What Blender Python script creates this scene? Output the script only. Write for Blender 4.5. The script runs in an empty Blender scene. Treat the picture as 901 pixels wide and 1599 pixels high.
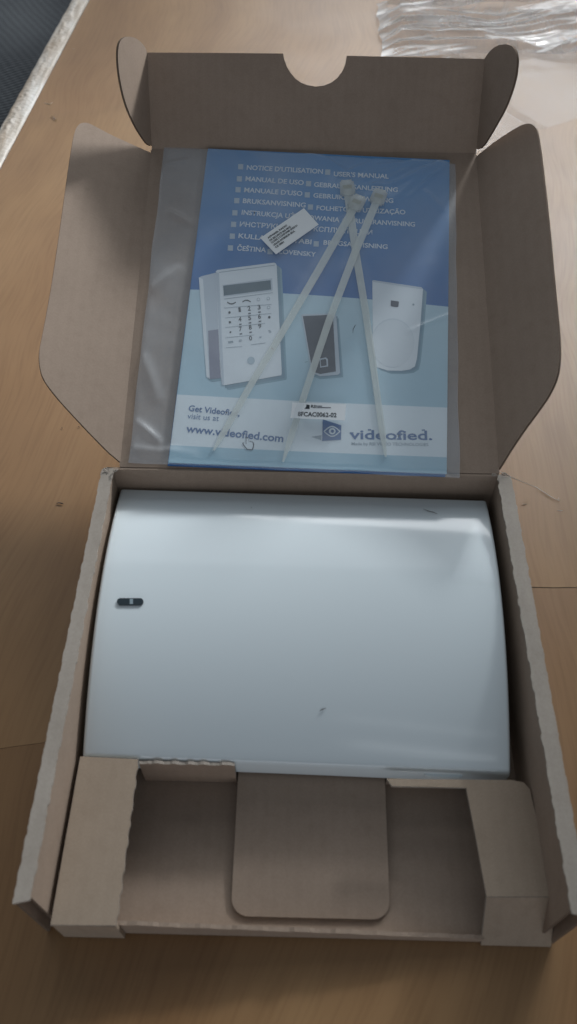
import bpy, bmesh, math, random
from mathutils import Vector, Matrix, noise
from mathutils.geometry import tessellate_polygon
random.seed(7)
R = math.radians
SC = bpy.context.scene
COL = SC.collection

# ------------------------------------------------------------------ camera
CAM = Vector((-0.00371, -0.07900, 0.45375))
PITCH, ROLL, YAW, FPX = 0.92465, 0.0029, 0.0196, 1295.5
CX, CY = 450.5, 799.5
CM = (Matrix.Rotation(YAW, 3, 'Z') @ Matrix.Rotation(math.pi/2-PITCH, 3, 'X') @ Matrix.Rotation(ROLL, 3, 'Z'))
cd = bpy.data.cameras.new('camera'); cam = bpy.data.objects.new('camera', cd); COL.objects.link(cam)
cam.matrix_world = Matrix.Translation(CAM) @ CM.to_4x4()
cd.sensor_fit = 'VERTICAL'; cd.sensor_height = 36; cd.lens = 36*FPX/1599
cd.clip_start = 0.01; cd.clip_end = 60
cd.dof.use_dof = True; cd.dof.focus_distance = 0.58; cd.dof.aperture_fstop = 9.0
SC.camera = cam
# ------------------------------------------------------------------ world, lamps, exposure
wd = bpy.data.worlds.new('World'); SC.world = wd; wd.use_nodes = True
bg = wd.node_tree.nodes['Background']; bg.inputs[0].default_value = (0.78, 0.88, 1.0, 1); bg.inputs[1].default_value = 0.15
def area(name, loc, target, sx, sy, watts, colr, spread=math.pi):
    l = bpy.data.lights.new(name, 'AREA'); l.shape = 'RECTANGLE'; l.size = sx; l.size_y = sy; l.energy = watts; l.color = colr
    o = bpy.data.objects.new(name, l); COL.objects.link(o); o.location = loc
    l.spread = spread
    o.rotation_euler = (Vector(target)-Vector(loc)).to_track_quat('-Z', 'Y').to_euler(); return o
area('window_light', (0.85, 2.55, 1.22), (0.1, 0.5, 0.1), 2.2, 0.95, 33, (0.95, 0.98, 1.0))
area('window_gap_light', (1.22, 2.22, 1.12), (-0.16, 0.50, 0.19), 0.30, 0.20, 1.25, (0.94, 0.97, 1.0), R(26))
area('ceiling_bounce_light', (-0.1, 2.25, 1.55), (0, 0.5, 0), 3.4, 1.7, 14.5, (0.90, 0.95, 1.0))
area('room_bounce_light', (0.3, -2.7, 0.52), (0, 0.5, 0.17), 3.0, 0.7, 12, (0.90, 0.93, 1.0))
SC.view_settings.view_transform = 'Standard'; SC.view_settings.look = 'None'
SC.view_settings.exposure = 0.10; SC.view_settings.gamma = 1

# ------------------------------------------------------------------ geometry frames measured from the photograph
W, D, H = 0.25, 0.2481, 0.0628
AL, LIDW, LIDL, XL = 0.2915, 0.2327, 0.2492, 0.0024
BE, TUCK = 1.0463, 0.0604
U = Vector((0, math.cos(AL), math.sin(AL))); N = Vector((0, -U.z, U.y))            # lid: along, normal
WV = Vector((0, math.cos(BE), math.sin(BE))); NW = Vector((0, -WV.z, WV.y))        # tuck flap: along, normal
HL = Vector((XL-LIDW/2, D, H)); HR = Vector((XL+LIDW/2, D, H))                      # hinge ends
FL = HL+U*LIDL; FR = HR+U*LIDL
Z3 = Vector((0, 0, 1)); X3 = Vector((1, 0, 0))
def hit(px, py, o, n):
    """point where the sight line through a measured photo position meets a real plane"""
    r = CM @ Vector(((px-CX)/FPX, -(py-CY)/FPX, -1))
    return CAM + r*((Vector(o)-CAM).dot(n)/r.dot(n))
def gz(px, py, z=0.0): return hit(px, py, (0, 0, z), Z3)
def onlid(px, py, off=0.0): return hit(px, py, HL+N*off, N)

# ------------------------------------------------------------------ materials
def mat(name, rgb=(.5, .5, .5), rough=.5, spec=.5, coat=0, metal=0):
    m = bpy.data.materials.new(name); m.use_nodes = True
    b = m.node_tree.nodes['Principled BSDF']
    b.inputs['Base Color'].default_value = (*rgb, 1); b.inputs['Roughness'].default_value = rough
    b.inputs['Specular IOR Level'].default_value = spec; b.inputs['Coat Weight'].default_value = coat
    b.inputs['Metallic'].default_value = metal
    return m
def nd(m, t, **k):
    n = m.node_tree.nodes.new(t)
    for a, v in k.items():
        if a.startswith('i_'): n.inputs[a[2:].replace('_', ' ')].default_value = v
        else: setattr(n, a, v)
    return n
def lk(m, a, b): m.node_tree.links.new(a, b)
def coords(m, scale=(1, 1, 1), rot=(0, 0, 0)):
    c = nd(m, 'ShaderNodeTexCoord'); mp = nd(m, 'ShaderNodeMapping'); mp.inputs['Scale'].default_value = scale
    mp.inputs['Rotation'].default_value = rot; lk(m, c.outputs['Object'], mp.inputs[0]); return mp.outputs[0]
def ramp(m, src, stops):
    r = nd(m, 'ShaderNodeValToRGB'); e = r.color_ramp.elements
    while len(e) < len(stops): e.new(0.5)
    for q, (p, c) in zip(e, stops): q.position = p; q.color = (*c, 1)
    lk(m, src, r.inputs[0]); return r.outputs[0]
def mix(m, f, a, b, mode='MIX'):
    n = nd(m, 'ShaderNodeMix', data_type='RGBA', blend_type=mode)
    if isinstance(f, float): n.inputs[0].default_value = f
    else: lk(m, f, n.inputs[0])
    for s, v in ((6, a), (7, b)):
        if isinstance(v, tuple): n.inputs[s].default_value = (*v, 1)
        else: lk(m, v, n.inputs[s])
    return n.outputs[2]
def bump(m, h, strength, dist):
    b = nd(m, 'ShaderNodeBump'); b.inputs['Strength'].default_value = strength; b.inputs['Distance'].default_value = dist
    lk(m, h, b.inputs['Height']); lk(m, b.outputs[0], m.node_tree.nodes['Principled BSDF'].inputs['Normal']); return b
def bsdf(m): return m.node_tree.nodes['Principled BSDF']

def cardboard(name, c, c2, rough=.75):
    m = mat(name, c, rough, .25)
    v = coords(m)
    n1 = nd(m, 'ShaderNodeTexNoise', i_Scale=22., i_Detail=4.); lk(m, v, n1.inputs['Vector'])
    n2 = nd(m, 'ShaderNodeTexNoise', i_Scale=900., i_Detail=3.); lk(m, v, n2.inputs['Vector'])
    col = ramp(m, n1.outputs[0], [(.3, c), (.7, c2)])
    fl = ramp(m, n2.outputs[0], [(.35, (.95, .945, .94)), (.65, (1.03, 1.03, 1.03))])
    col = mix(m, 1.0, col, fl, 'MULTIPLY')
    n5 = nd(m, 'ShaderNodeTexNoise', i_Scale=1., i_Detail=3.); lk(m, coords(m, (130, 130, 130)), n5.inputs['Vector'])
    col = mix(m, 1.0, col, ramp(m, n5.outputs[0], [(.30, (.955, .95, .945)), (.46, (1, 1, 1)), (.70, (1.02, 1.02, 1.02))]), 'MULTIPLY')
    w5 = nd(m, 'ShaderNodeTexWave', i_Scale=52., i_Distortion=.8); w5.bands_direction = 'X'; lk(m, v, w5.inputs['Vector'])
    col = mix(m, 1.0, col, ramp(m, w5.outputs['Fac'], [(0, (.985, .984, .983)), (1, (1.008, 1.008, 1.008))]), 'MULTIPLY')
    lk(m, col, bsdf(m).inputs['Base Color'])
    vw = coords(m, (1, 1, 1)); wv = nd(m, 'ShaderNodeTexWave', i_Scale=95., i_Distortion=.6); wv.bands_direction = 'X'; lk(m, vw, wv.inputs['Vector'])
    ad = nd(m, 'ShaderNodeMath', operation='MULTIPLY_ADD'); lk(m, wv.outputs['Fac'], ad.inputs[0]); ad.inputs[1].default_value = .25; lk(m, n2.outputs[0], ad.inputs[2])
    bump(m, ad.outputs[0], .10, .0003)
    return m
M_card = cardboard('kraft_cardboard', (.325, .248, .190), (.355, .272, .210))
M_cardl = cardboard('kraft_cardboard_insert', (.33, .26, .195), (.365, .29, .22))
M_rim = cardboard('pale_cardboard_fold', (.34, .30, .255), (.40, .355, .305))
M_edge = mat('cut_cardboard_edge', (.16, .12, .09), .9, .1)
M_slit = mat('slit', (.03, .022, .018), .9, .1)

def wood(name, shift, wcols):
    m = mat(name, (.3, .2, .12), .33, .5); b = bsdf(m)
    v = coords(m, (1, 1, 1), (0, 0, R(4+shift)))
    # warp
    n0 = nd(m, 'ShaderNodeTexNoise', i_Scale=2.2, i_Detail=2.); lk(m, v, n0.inputs['Vector'])
    va = nd(m, 'ShaderNodeVectorMath', operation='SCALE'); lk(m, n0.outputs['Color'], va.inputs[0]); va.inputs[3].default_value = .16
    vb = nd(m, 'ShaderNodeVectorMath', operation='ADD'); lk(m, v, vb.inputs[0]); lk(m, va.outputs[0], vb.inputs[1])
    mp = nd(m, 'ShaderNodeMapping'); mp.inputs['Scale'].default_value = (9, 1.2, 1); mp.inputs['Location'].default_value = (shift, shift*2, 0); lk(m, vb.outputs[0], mp.inputs[0])
    n1 = nd(m, 'ShaderNodeTexNoise', i_Scale=1.6, i_Detail=5., i_Roughness=.55); lk(m, mp.outputs[0], n1.inputs['Vector'])
    mp2 = nd(m, 'ShaderNodeMapping'); mp2.inputs['Scale'].default_value = (420, 22, 1); lk(m, vb.outputs[0], mp2.inputs[0])
    n2 = nd(m, 'ShaderNodeTexNoise', i_Scale=1., i_Detail=3.); lk(m, mp2.outputs[0], n2.inputs['Vector'])
    c = ramp(m, n1.outputs[0], wcols)
    pores = ramp(m, n2.outputs[0], [(.32, (.90, .88, .86)), (.56, (1.02, 1.02, 1.02))])
    c = mix(m, 1.0, c, pores, 'MULTIPLY')
    n3 = nd(m, 'ShaderNodeTexNoise', i_Scale=5., i_Detail=3.); lk(m, v, n3.inputs['Vector'])
    c = mix(m, 1.0, c, ramp(m, n3.outputs[0], [(.3, (.86, .84, .84)), (.7, (1.08, 1.08, 1.08))]), 'MULTIPLY')
    lk(m, c, b.inputs['Base Color'])
    n4 = nd(m, 'ShaderNodeTexNoise', i_Scale=14., i_Detail=5.); lk(m, v, n4.inputs['Vector'])
    rr = nd(m, 'ShaderNodeMapRange'); lk(m, n4.outputs[0], rr.inputs[0]); rr.inputs[3].default_value = .34; rr.inputs[4].default_value = .52
    lk(m, rr.outputs[0], b.inputs['Roughness'])
    bump(m, n2.outputs[0], .12, .0003)
    return m
M_wood = wood('varnished_wood', 0.0, [(.30, (.275, .148, .060)), (.5, (.325, .183, .078)), (.70, (.375, .222, .100))])
M_wood2 = wood('varnished_wood_front', 1.7, [(.30, (.245, .130, .052)), (.5, (.290, .160, .067)), (.70, (.335, .195, .086))])  # front board's own darker tone, deepened with shade painted into the colour

def trim_mat():
    m = mat('worn_edge_lacquer', (.45, .36, .26), .38, .5); b = bsdf(m)
    v = coords(m, (60, 9, 60), (0, 0, R(-3)))
    n = nd(m, 'ShaderNodeTexNoise', i_Scale=1., i_Detail=6., i_Roughness=.7); lk(m, v, n.inputs['Vector'])
    c = ramp(m, n.outputs[0], [(.30, (.36, .26, .17)), (.46, (.58, .50, .41)), (.64, (.76, .73, .68))])
    lk(m, c, b.inputs['Base Color'])
    v2 = coords(m, (120, 260, 120)); n2 = nd(m, 'ShaderNodeTexNoise', i_Scale=1., i_Detail=4.); lk(m, v2, n2.inputs['Vector'])
    bump(m, n2.outputs[0], .6, .002); return m
M_trim = trim_mat()
def fabric():
    m = mat('grey_woven_fabric', (.07, .08, .09), .9, .2); b = bsdf(m)
    v = coords(m, (1, 1, 1), (0, 0, R(-32)))
    w1 = nd(m, 'ShaderNodeTexWave', i_Scale=48., i_Distortion=1.2, i_Detail=2.); w1.bands_direction = 'Y'; lk(m, v, w1.inputs['Vector'])
    w2 = nd(m, 'ShaderNodeTexWave', i_Scale=30., i_Distortion=2.); w2.bands_direction = 'X'; lk(m, v, w2.inputs['Vector'])
    n = nd(m, 'ShaderNodeTexNoise', i_Scale=4., i_Detail=4.); lk(m, v, n.inputs['Vector'])
    c = ramp(m, w1.outputs['Fac'], [(.1, (.048, .051, .055)), (.8, (.11, .117, .122))])
    c = mix(m, .25, c, ramp(m, w2.outputs['Fac'], [(0, (.05, .06, .07)), (1, (.13, .145, .16))]))
    c = mix(m, 1.0, c, ramp(m, n.outputs[0], [(.3, (.7, .7, .72)), (.7, (1.3, 1.3, 1.3))]), 'MULTIPLY')
    lk(m, c, b.inputs['Base Color']); bump(m, w1.outputs['Fac'], .6, .004); return m
M_fab = fabric()

def plastic_dev():
    m = mat('white_gloss_plastic', (.74, .82, .845), .16, .5); b = bsdf(m)
    v = coords(m); n = nd(m, 'ShaderNodeTexNoise', i_Scale=9., i_Detail=3.); lk(m, v, n.inputs['Vector'])
    rr = nd(m, 'ShaderNodeMapRange'); lk(m, n.outputs[0], rr.inputs[0]); rr.inputs[3].default_value = .07; rr.inputs[4].default_value = .14
    lk(m, rr.outputs[0], b.inputs['Roughness'])
    n2 = nd(m, 'ShaderNodeTexNoise', i_Scale=1500., i_Detail=1.); lk(m, v, n2.inputs['Vector']); bump(m, n2.outputs[0], .03, .0001)
    return m
M_dev = plastic_dev()
M_devd = mat('dark_gap_plastic', (.03, .033, .036), .5)
M_lens = mat('smoked_lens', (.035, .05, .06), .12, .5)
M_glim = mat('glimmer_patch', (.30, .38, .42), .1)
def film(name, opac, colr, rough, scale=30., bstr=.3, spec=.8, edge=.35, var=.45):
    m = mat(name, colr, rough, spec); b = bsdf(m)
    tr = nd(m, 'ShaderNodeBsdfTransparent'); mx = nd(m, 'ShaderNodeMixShader')
    lw = nd(m, 'ShaderNodeLayerWeight', i_Blend=.25)
    v = coords(m); n = nd(m, 'ShaderNodeTexNoise', i_Scale=scale, i_Detail=5., i_Distortion=.8); lk(m, v, n.inputs['Vector'])
    mr = nd(m, 'ShaderNodeMapRange'); lk(m, n.outputs[0], mr.inputs[0]); mr.inputs[1].default_value = .3; mr.inputs[2].default_value = .7; mr.inputs[3].default_value = opac*(1-var); mr.inputs[4].default_value = opac*(1+var)
    ma = nd(m, 'ShaderNodeMath', operation='MULTIPLY_ADD', use_clamp=True); lk(m, lw.outputs['Facing'], ma.inputs[0]); ma.inputs[1].default_value = edge; lk(m, mr.outputs[0], ma.inputs[2])
    lk(m, ma.outputs[0], mx.inputs[0]); lk(m, tr.outputs[0], mx.inputs[1]); lk(m, b.outputs[0], mx.inputs[2])
    out = m.node_tree.nodes['Material Output']; lk(m, mx.outputs[0], out.inputs[0])
    bump(m, n.outputs[0], bstr, .001); return m
M_bag = film('milky_polythene', .19, (.86, .93, .97), .22, 16., .30, .9, .22, .30)
M_bagb = film('milky_polythene_back', .20, (.62, .66, .70), .35, 20., .2, .4, .1)
M_clear = film('clear_crinkled_film', .24, (.86, .90, .92), .10, 40., .35, 1.0, .45)
M_tie = film('natural_nylon', .50, (.90, .96, .92), .30, 60., .05, .5, .15, .06)
def printm(n, c, r=.38): return mat(n, c, r, .4)
def printmix(n, c1, c2, axis, lo, hi, r=.38):
    """ink that runs from one printed tone to another across the artwork (flat print)"""
    m = mat(n, c1, r, .4); tc = nd(m, 'ShaderNodeTexCoord'); s = nd(m, 'ShaderNodeSeparateXYZ'); lk(m, tc.outputs['Object'], s.inputs[0])
    mr = nd(m, 'ShaderNodeMapRange'); lk(m, s.outputs[axis], mr.inputs[0]); mr.inputs[1].default_value = lo; mr.inputs[2].default_value = hi
    c = ramp(m, mr.outputs[0], [(0, c1), (1, c2)]); lk(m, c, bsdf(m).inputs['Base Color']); return m
M_blue = printmix('printed_blue', (.045, .18, .47), (.10, .31, .62), 1, 0.13, 0.21)
M_pale = printmix('printed_pale_blue', (.38, .60, .72), (.56, .75, .84), 1, 0.0, 0.14)
M_wht = printm('printed_white', (.80, .90, .95))
M_white = printm('white_paper', (.84, .89, .91))
M_ltxt = printm('printed_light_lettering', (.82, .90, .96))
M_sq = printm('printed_square_bullet', (.52, .63, .72))
M_btxt = printm('printed_blue_lettering', (.07, .16, .36))
M_gtxt = printm('printed_grey_lettering', (.32, .40, .46))
M_blk = printm('printed_black', (.03, .04, .05))
M_dgrey = printm('printed_dark_grey', (.075, .085, .11))
M_scr = printm('printed_screen', (.085, .15, .19))
M_pdev = printm('printed_device_white', (.80, .88, .93))
M_pdev2 = printm('printed_device_shade', (.58, .67, .75))
M_pdev3 = printm('printed_device_recess', (.27, .29, .38))
M_pshad = printm('printed_drop_shadow', (.21, .34, .43))
M_pshad2 = printm('printed_drop_shadow_soft', (.26, .42, .51))
M_line = printm('printed_key_line', (.36, .44, .50))

# ------------------------------------------------------------------ mesh helpers
def link(name, me, m, parent=None):
    o = bpy.data.objects.new(name, me); COL.objects.link(o)
    for q in (m if isinstance(m, (list, tuple)) else [m]): me.materials.append(q)
    if parent: o.parent = parent
    return o
def thing(name, label, cat, loc=(0, 0, 0), group=None):
    o = bpy.data.objects.new(name, None); COL.objects.link(o); o.location = loc; o.empty_display_size = .02
    return tag(o, label, cat, group)
def tag(o, label, cat, group=None):
    o['label'] = label; o['category'] = cat
    if group: o['group'] = group
    return o
def setp(o, parent):
    o.parent = parent; o.matrix_parent_inverse = Matrix.Translation(-parent.location); return o
def prism(name, pts, nrm, t, m, parent=None, edge_m=None, sub=0):
    """plate with the outline pts (3D, one plane); thickness t goes against nrm"""
    pts = [Vector(p) for p in pts]; n = len(pts); nrm = Vector(nrm).normalized()
    tri = tessellate_polygon([pts])
    V = pts+[p-nrm*t for p in pts]; F = []; mi = []
    for a, b, c in tri:
        if (pts[b]-pts[a]).cross(pts[c]-pts[a]).dot(nrm) < 0: b, c = c, b
        F.append((a, b, c)); mi.append(0); F.append((a+n, c+n, b+n)); mi.append(0)
    area2 = sum((pts[i]-pts[0]).cross(pts[(i+1) % n]-pts[0]).dot(nrm) for i in range(n))
    for i in range(n):
        j = (i+1) % n
        F.append((i, i+n, j+n, j) if area2 > 0 else (i, j, j+n, i+n)); mi.append(1 if edge_m else 0)
    me = bpy.data.meshes.new(name); me.from_pydata(V, [], F); me.update()
    o = link(name, me, [m, edge_m] if edge_m else m)
    me.polygons.foreach_set('material_index', mi)
    if parent: setp(o, parent)
    return o
def box(name, lo, hi, m, parent=None, bev=0.0, edge_m=None):
    bm = bmesh.new(); bmesh.ops.create_cube(bm, size=1)
    for v in bm.verts: v.co = Vector([(lo[i]+hi[i])/2+v.co[i]*(hi[i]-lo[i]) for i in range(3)])
    if bev: bmesh.ops.bevel(bm, geom=bm.edges[:], offset=bev, segments=2, affect='EDGES', profile=.5)
    me = bpy.data.meshes.new(name); bm.to_mesh(me); bm.free(); o = link(name, me, m)
    if bev: me.polygons.foreach_set('use_smooth', [True]*len(me.polygons))
    if parent: setp(o, parent)
    return o
def grid(name, nx, ny, fn, m, parent=None, smooth=True, thick=0):
    V = [fn(i/nx, j/ny) for j in range(ny+1) for i in range(nx+1)]
    F = [(j*(nx+1)+i, j*(nx+1)+i+1, (j+1)*(nx+1)+i+1, (j+1)*(nx+1)+i) for j in range(ny) for i in range(nx)]
    me = bpy.data.meshes.new(name); me.from_pydata(V, [], F); me.update()
    if smooth: me.polygons.foreach_set('use_smooth', [True]*len(F))
    o = link(name, me, m)
    if parent: setp(o, parent)
    return o
def tube(name, pts, rad, m, parent=None, seg=6, taper=False):
    V = []; F = []; n = len(pts); pts = [Vector(p) for p in pts]
    for k, p in enumerate(pts):
        t = (pts[min(k+1, n-1)]-pts[max(k-1, 0)]).normalized(); a = t.orthogonal().normalized(); b = t.cross(a)
        r = rad*(1-.6*abs(2*k/(n-1)-1)**3) if taper else rad
        for s in range(seg):
            an = 2*math.pi*s/seg; V.append(p+a*r*math.cos(an)+b*r*math.sin(an))
    for k in range(n-1):
        for s in range(seg):
            s2 = (s+1) % seg; F.append((k*seg+s, k*seg+s2, (k+1)*seg+s2, (k+1)*seg+s))
    F.append(tuple(range(seg))[::-1]); F.append(tuple((n-1)*seg+s for s in range(seg)))
    me = bpy.data.meshes.new(name); me.from_pydata(V, [], F); me.polygons.foreach_set('use_smooth', [True]*len(F))
    o = link(name, me, m)
    if parent: setp(o, parent)
    return o
def wob(a, b, step, amp, nrm, seed=0, notch=0.0, period=.012):
    """points from a to b with the small irregular steps of a perforated, torn fold"""
    a, b = Vector(a), Vector(b); L = (b-a).length; n = max(2, int(L/step)); rs = random.Random(seed); out = []
    for i in range(n):
        f = i/n; s = f*L
        o = amp*(noise.noise(Vector((s*260, seed*3.1, 0))))+amp*.5*(rs.random()-.5)
        ph = ((s+seed*.0031) % period)/period; ph = (ph+.8*noise.noise(Vector((s*45, seed, 2)))) % 1
        if notch and i > 0: o += notch*(1 if ph < .45 else 0)
        if i == 0: o = 0
        out.append(a.lerp(b, f)+Vector(nrm)*o)
    return out

# ------------------------------------------------------------------ table and what is round it
E1, E2 = gz(140, 0), gz(0, 265)
ed = (E1-E2).normalized(); pe = Vector((ed.y, -ed.x, 0))          # pe points to +x (onto the table)
def edge_at(y): return E2+ed*((y-E2.y)/ed.y)
table = thing('wooden_table', 'varnished brown wooden table under the open cardboard box', 'table', (0, .3, 0))
sl = [(-.36, .058), (-.2, .087), (-.146, .0963), (0, .15), (.12, .206), (.2, .2065), (1.25, .199)]
sl = [(x, y) for x, y in sl]
p0 = edge_at(sl[0][1]); sl[0] = (p0.x, p0.y)
fine = []
for (a, b) in zip(sl[:-1], sl[1:]):
    k = max(1, int(abs(b[0]-a[0])/.012))
    for i in range(k):
        f = i/k; fine.append((a[0]+(b[0]-a[0])*f, a[1]+(b[1]-a[1])*f+.0006*noise.noise(Vector((i*.9, a[0]*9, 1)))))
fine.append(sl[-1])
g = .0003
pb = edge_at(1.62); pf = edge_at(-.75)
gg = lambda x: .00012 if x < 0 else g
back = [Vector((x, y+gg(x), 0)) for x, y in fine]+[Vector((1.25, 1.62, 0)), Vector((pb.x, pb.y, 0))]
front = [Vector((x, y-gg(x), 0)) for x, y in fine][::-1]+[Vector((pf.x, pf.y, 0)), Vector((1.25, -.75, 0))]
front = front[::-1]; front = [front[0]]+front[1:]
prism('table_board', back, Z3, .022, M_wood, table, M_edge)
prism('table_board', front, Z3, .022, M_wood2, table, M_edge)
# rounded worn edging strip along the left edge
TW = .0275
def trimfn(u, v):
    y = -.75+2.37*v; p = edge_at(y)-pe*(.0008)
    s = u*1.0; x = -TW*s; z = .0012+.0024*math.sin(math.pi*min(1, s*1.15))-(.010*max(0, s-.72)/.28 if s > .72 else 0)-(.0 if s < 1 else .012)
    r = .0009*noise.noise(Vector((s*5, y*55, 0)))+.0010*max(0, noise.noise(Vector((s*6, y*190, 4))))*math.exp(-((s-.48)/.16)**2)*2.2
    if s == 0: r = 0; z = -.0005
    return p+pe*x+Vector((0, 0, z+r))
grid('edging_strip', 22, 1500, trimfn, M_trim, table)
for s in (0, 1):
    for q in (0, 1):
        x = -.24+1.4*s; y = -.68+2.2*q
        box('leg', (x, y, -.745), (x+.06, y+.06, -.0225), M_wood2, table, .003)
floor_o = grid('floor', 60, 80, lambda u, v: Vector((-3+6*u, -2+6.5*v, -.75)), mat('floor_lino', (.12, .12, .12), .6)); floor_o['kind'] = 'structure'
# grey woven cloth seat beside the table
def cloth(u, v):
    x = -1.35+1.12*u; y = .3+1.9*v
    z = -.10+.012*noise.noise(Vector((x*3, y*3, 0)))+.006*noise.noise(Vector((x*11, y*9, 2)))
    d = (x+.335)+(y-.95)*-.28; z -= .012*math.exp(-(d/.007)**2)         # sewn seam
    return Vector((x, y, z))
sofa = thing('upholstered_seat', 'dark grey woven seat with a seam, beyond the left table edge', 'seat', (-.8, 1.2, -.75))
grid('cushion', 150, 200, cloth, M_fab, sofa)
box('seat_base', (-1.34, .31, -.749), (-.235, 2.19, -.125), M_fab, sofa, .01)
# dark purple cloth far right
def purp(u, v):
    a = math.pi*v; x = .16+.75*u; return Vector((x, 1.13+.015*math.sin(x*13)+.05*(1-math.cos(a)), .0008+.028*math.sin(a)*(.8+.3*noise.noise(Vector((x*9, 0, 0))))))
pc = grid('folded_cloth', 60, 10, purp, mat('purple_cloth', (.09, .075, .14), .9)); tag(pc, 'dark purple cloth strip behind the crinkled clear wrapper', 'cloth')

# ------------------------------------------------------------------ cardboard box
bx = thing('cardboard_box', 'open brown cardboard mailer box with its lid folded back', 'box', (0, D/2, 0))
T = .0016
box('base', (-.1232, .0022, .0005), (.1232, D-.0002-T, .0025), M_card, bx)
# back wall and front wall
box('back_wall', (-.1224, D-T, .0006), (.1234, D, H-.0004), M_card, bx)
fw_pts = wob((-.1168, .0010, .0225), (.0905, .0010, .0065), .0025, .0006, (0, 0, 1), 3, .0009, .041)
fw = [Vector((-.1168, .0010, .0007))]+fw_pts+[Vector((.0905, .0010, .0065)), Vector((.0905, .0010, .0007))]
fw = [Vector((p.x, 0.0, p.z)) for p in fw]
prism('front_wall', fw, (0, -1, 0), .0019, M_card, bx, M_card)
# side walls: rolled double walls, hollow, with a pale folded rim
def side_wall(s, xo, xi_b, xi_f):
    def X(x): return s*x
    o = [Vector((X(xo), .0, .0006)), Vector((X(xo), D, .0006)), Vector((X(xo), D, H-.0012)), Vector((X(xo), .0, H-.0012))]
    w = prism('side_wall', o, (s, 0, 0), T, M_card, bx, M_edge)
    i = [Vector((X(xi_f), .003, .0026)), Vector((X(xi_b), D-T-.0003, .0026)), Vector((X(xi_b), D-T-.0003, H-.0012)), Vector((X(xi_f), .003, H-.0012))]
    prism('inner_wall', i, (-s, 0, 0), T, M_card, bx, M_edge)
    # rim
    a = wob((X(xo+.0006), -.0005, H), (X(xo+.0004), D-.001, H), .0011, .0004, (s, 0, 0), 11+s, .0003, .0135)
    b = wob((X(xi_b-.0005), D-.001, H), (X(xi_f-.0004), .0000, H), .0011, .0005, (-s, 0, 0), 21+s, .0004, .0155)
    pl = a+b
    cx0 = sum(p.x for p in pl)/len(pl)
    rows = []
    r = prism('rim', pl, Z3, .0011, M_rim, bx)
    return w
side_wall(-1, .1243, .1182, .1182)
side_wall(1, .1254, .1180, .1184)
# paper of the roll closing the hollow at its front end (curved, set back)
for s, xo, xi in ((-1, .1243, .1199), (1, .1254, .1201)):
    grid('roll_end', 10, 8, lambda u, v, s=s, xo=xo, xi=xi: Vector((s*(xi+.0004+(xo-xi-.0024)*u), .012-.006*math.sin(math.pi*u)-.002*v, .003+(H-.006)*v)), M_card, bx)
# small torn curls at the back corners
for (px, py, s) in ((166, 737, -1), (787, 744, 1)):
    c = gz(px, py, H)
    for k, (dx, dy, rad) in enumerate(((0, 0, .0020), (s*-.0062, -.0004, .0017))):
        cc = c+Vector((dx, dy, 0))
        ring = [cc+Vector((rad*(1-.05*i)*math.cos(i*.5+k), rad*(1-.05*i)*math.sin(i*.5+k), .0008+.0002*i)) for i in range(11)]
        tube('torn_curl', ring, .00042, M_rim, bx, 5)
# lid
def lid_outline():
    a = onlid(187, 724); pts = [HL.copy()]
    pts += wob(HL+X3*.0, FL, .0022, .00035, X3*-1, 5, .0004, .017)[1:]
    pts += [FL.copy()]; pts += [FR.copy()]
    pts += wob(FR, HR, .0022, .00035, X3, 6, .0004, .019)[1:]
    pts += [HR.copy()]
    return [p+N*0 for p in pts]
e = .0003
lid = prism('lid', [p for k, p in enumerate(lid_outline())], N, T, M_card, bx, M_edge)
# tuck flap with thumb notch
def ontuck(px, py, off=0): return hit(px, py, FL+NW*off, NW)
tk = [(232, 82), (338, 82.5), (442, 83.5), (444, 93), (448, 104), (454, 114), (461, 122.5), (470, 129), (480, 133), (493, 135), (506, 133.5), (517, 129), (527, 121.5), (534, 112), (539, 101), (541.5, 87), (650, 89.5), (755.5, 92)]
tp = [ontuck(*q) for q in tk]
tp[0] = FL+WV*(tp[0]-FL).dot(WV); tp[-1] = FR+WV*(tp[-1]-FR).dot(WV)
tp = [FL.copy()]+tp+[FR.copy()]
prism('tuck_flap', tp, NW, T, M_card, bx, M_edge)
def smooth_closed(pts, n=3, keep=()):
    """round off a traced outline, corners in keep stay sharp"""
    for _ in range(n):
        out = []
        m = len(pts)
        newkeep = set()
        for i, p in enumerate(pts):
            q = pts[(i+1) % m]
            if i in keep:
                newkeep.add(len(out)); out.append(p)
                if (i+1) % m not in keep: out.append((p[0]*.25+q[0]*.75, p[1]*.25+q[1]*.75))
            else:
                out.append((p[0]*.75+q[0]*.25, p[1]*.75+q[1]*.25))
                if (i+1) % m not in keep: out.append((p[0]*.25+q[0]*.75, p[1]*.25+q[1]*.75))
        pts, keep = out, newkeep
    return pts
def flap(name, s, hinge, along, nrm, theta, pix, label=None):
    q = X3*(s*math.cos(theta))+nrm*math.sin(theta)
    fn = q.cross(along); fn = fn if fn.z > 0 or abs(fn.z) < .3 and fn.x*s < 0 else -fn
    pts = [hit(px, py, hinge, fn) for px, py in pix]
    # the fold itself: end points lie on the hinge
    for k in (0, -1):
        w_ = (pts[k]-hinge).dot(along); pts[k] = hinge+along*w_-q*.0004
    for p in pts[1:-1]:
        d = (p-hinge).dot(q)
        if d < .0001: p += q*(.0001-d)
    return prism(name, pts, fn, T, M_card, bx, M_edge)
Lp = [(237, 239), (178, 213), (150, 198), (136, 191), (124, 192.5), (117, 203), (112, 228), (105, 275), (92, 370), (80, 450), (67, 520), (61, 548), (61.5, 570), (67, 592), (88, 620), (120, 655), (160, 697), (187, 722)]
Rp = [(743, 245), (770, 222.5), (800, 203), (818, 193), (832, 193), (840, 206), (848, 270), (857, 350), (866, 450), (873, 520), (874.5, 555), (871, 586), (860, 612), (845, 635), (810, 682), (778, 733)]
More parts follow.
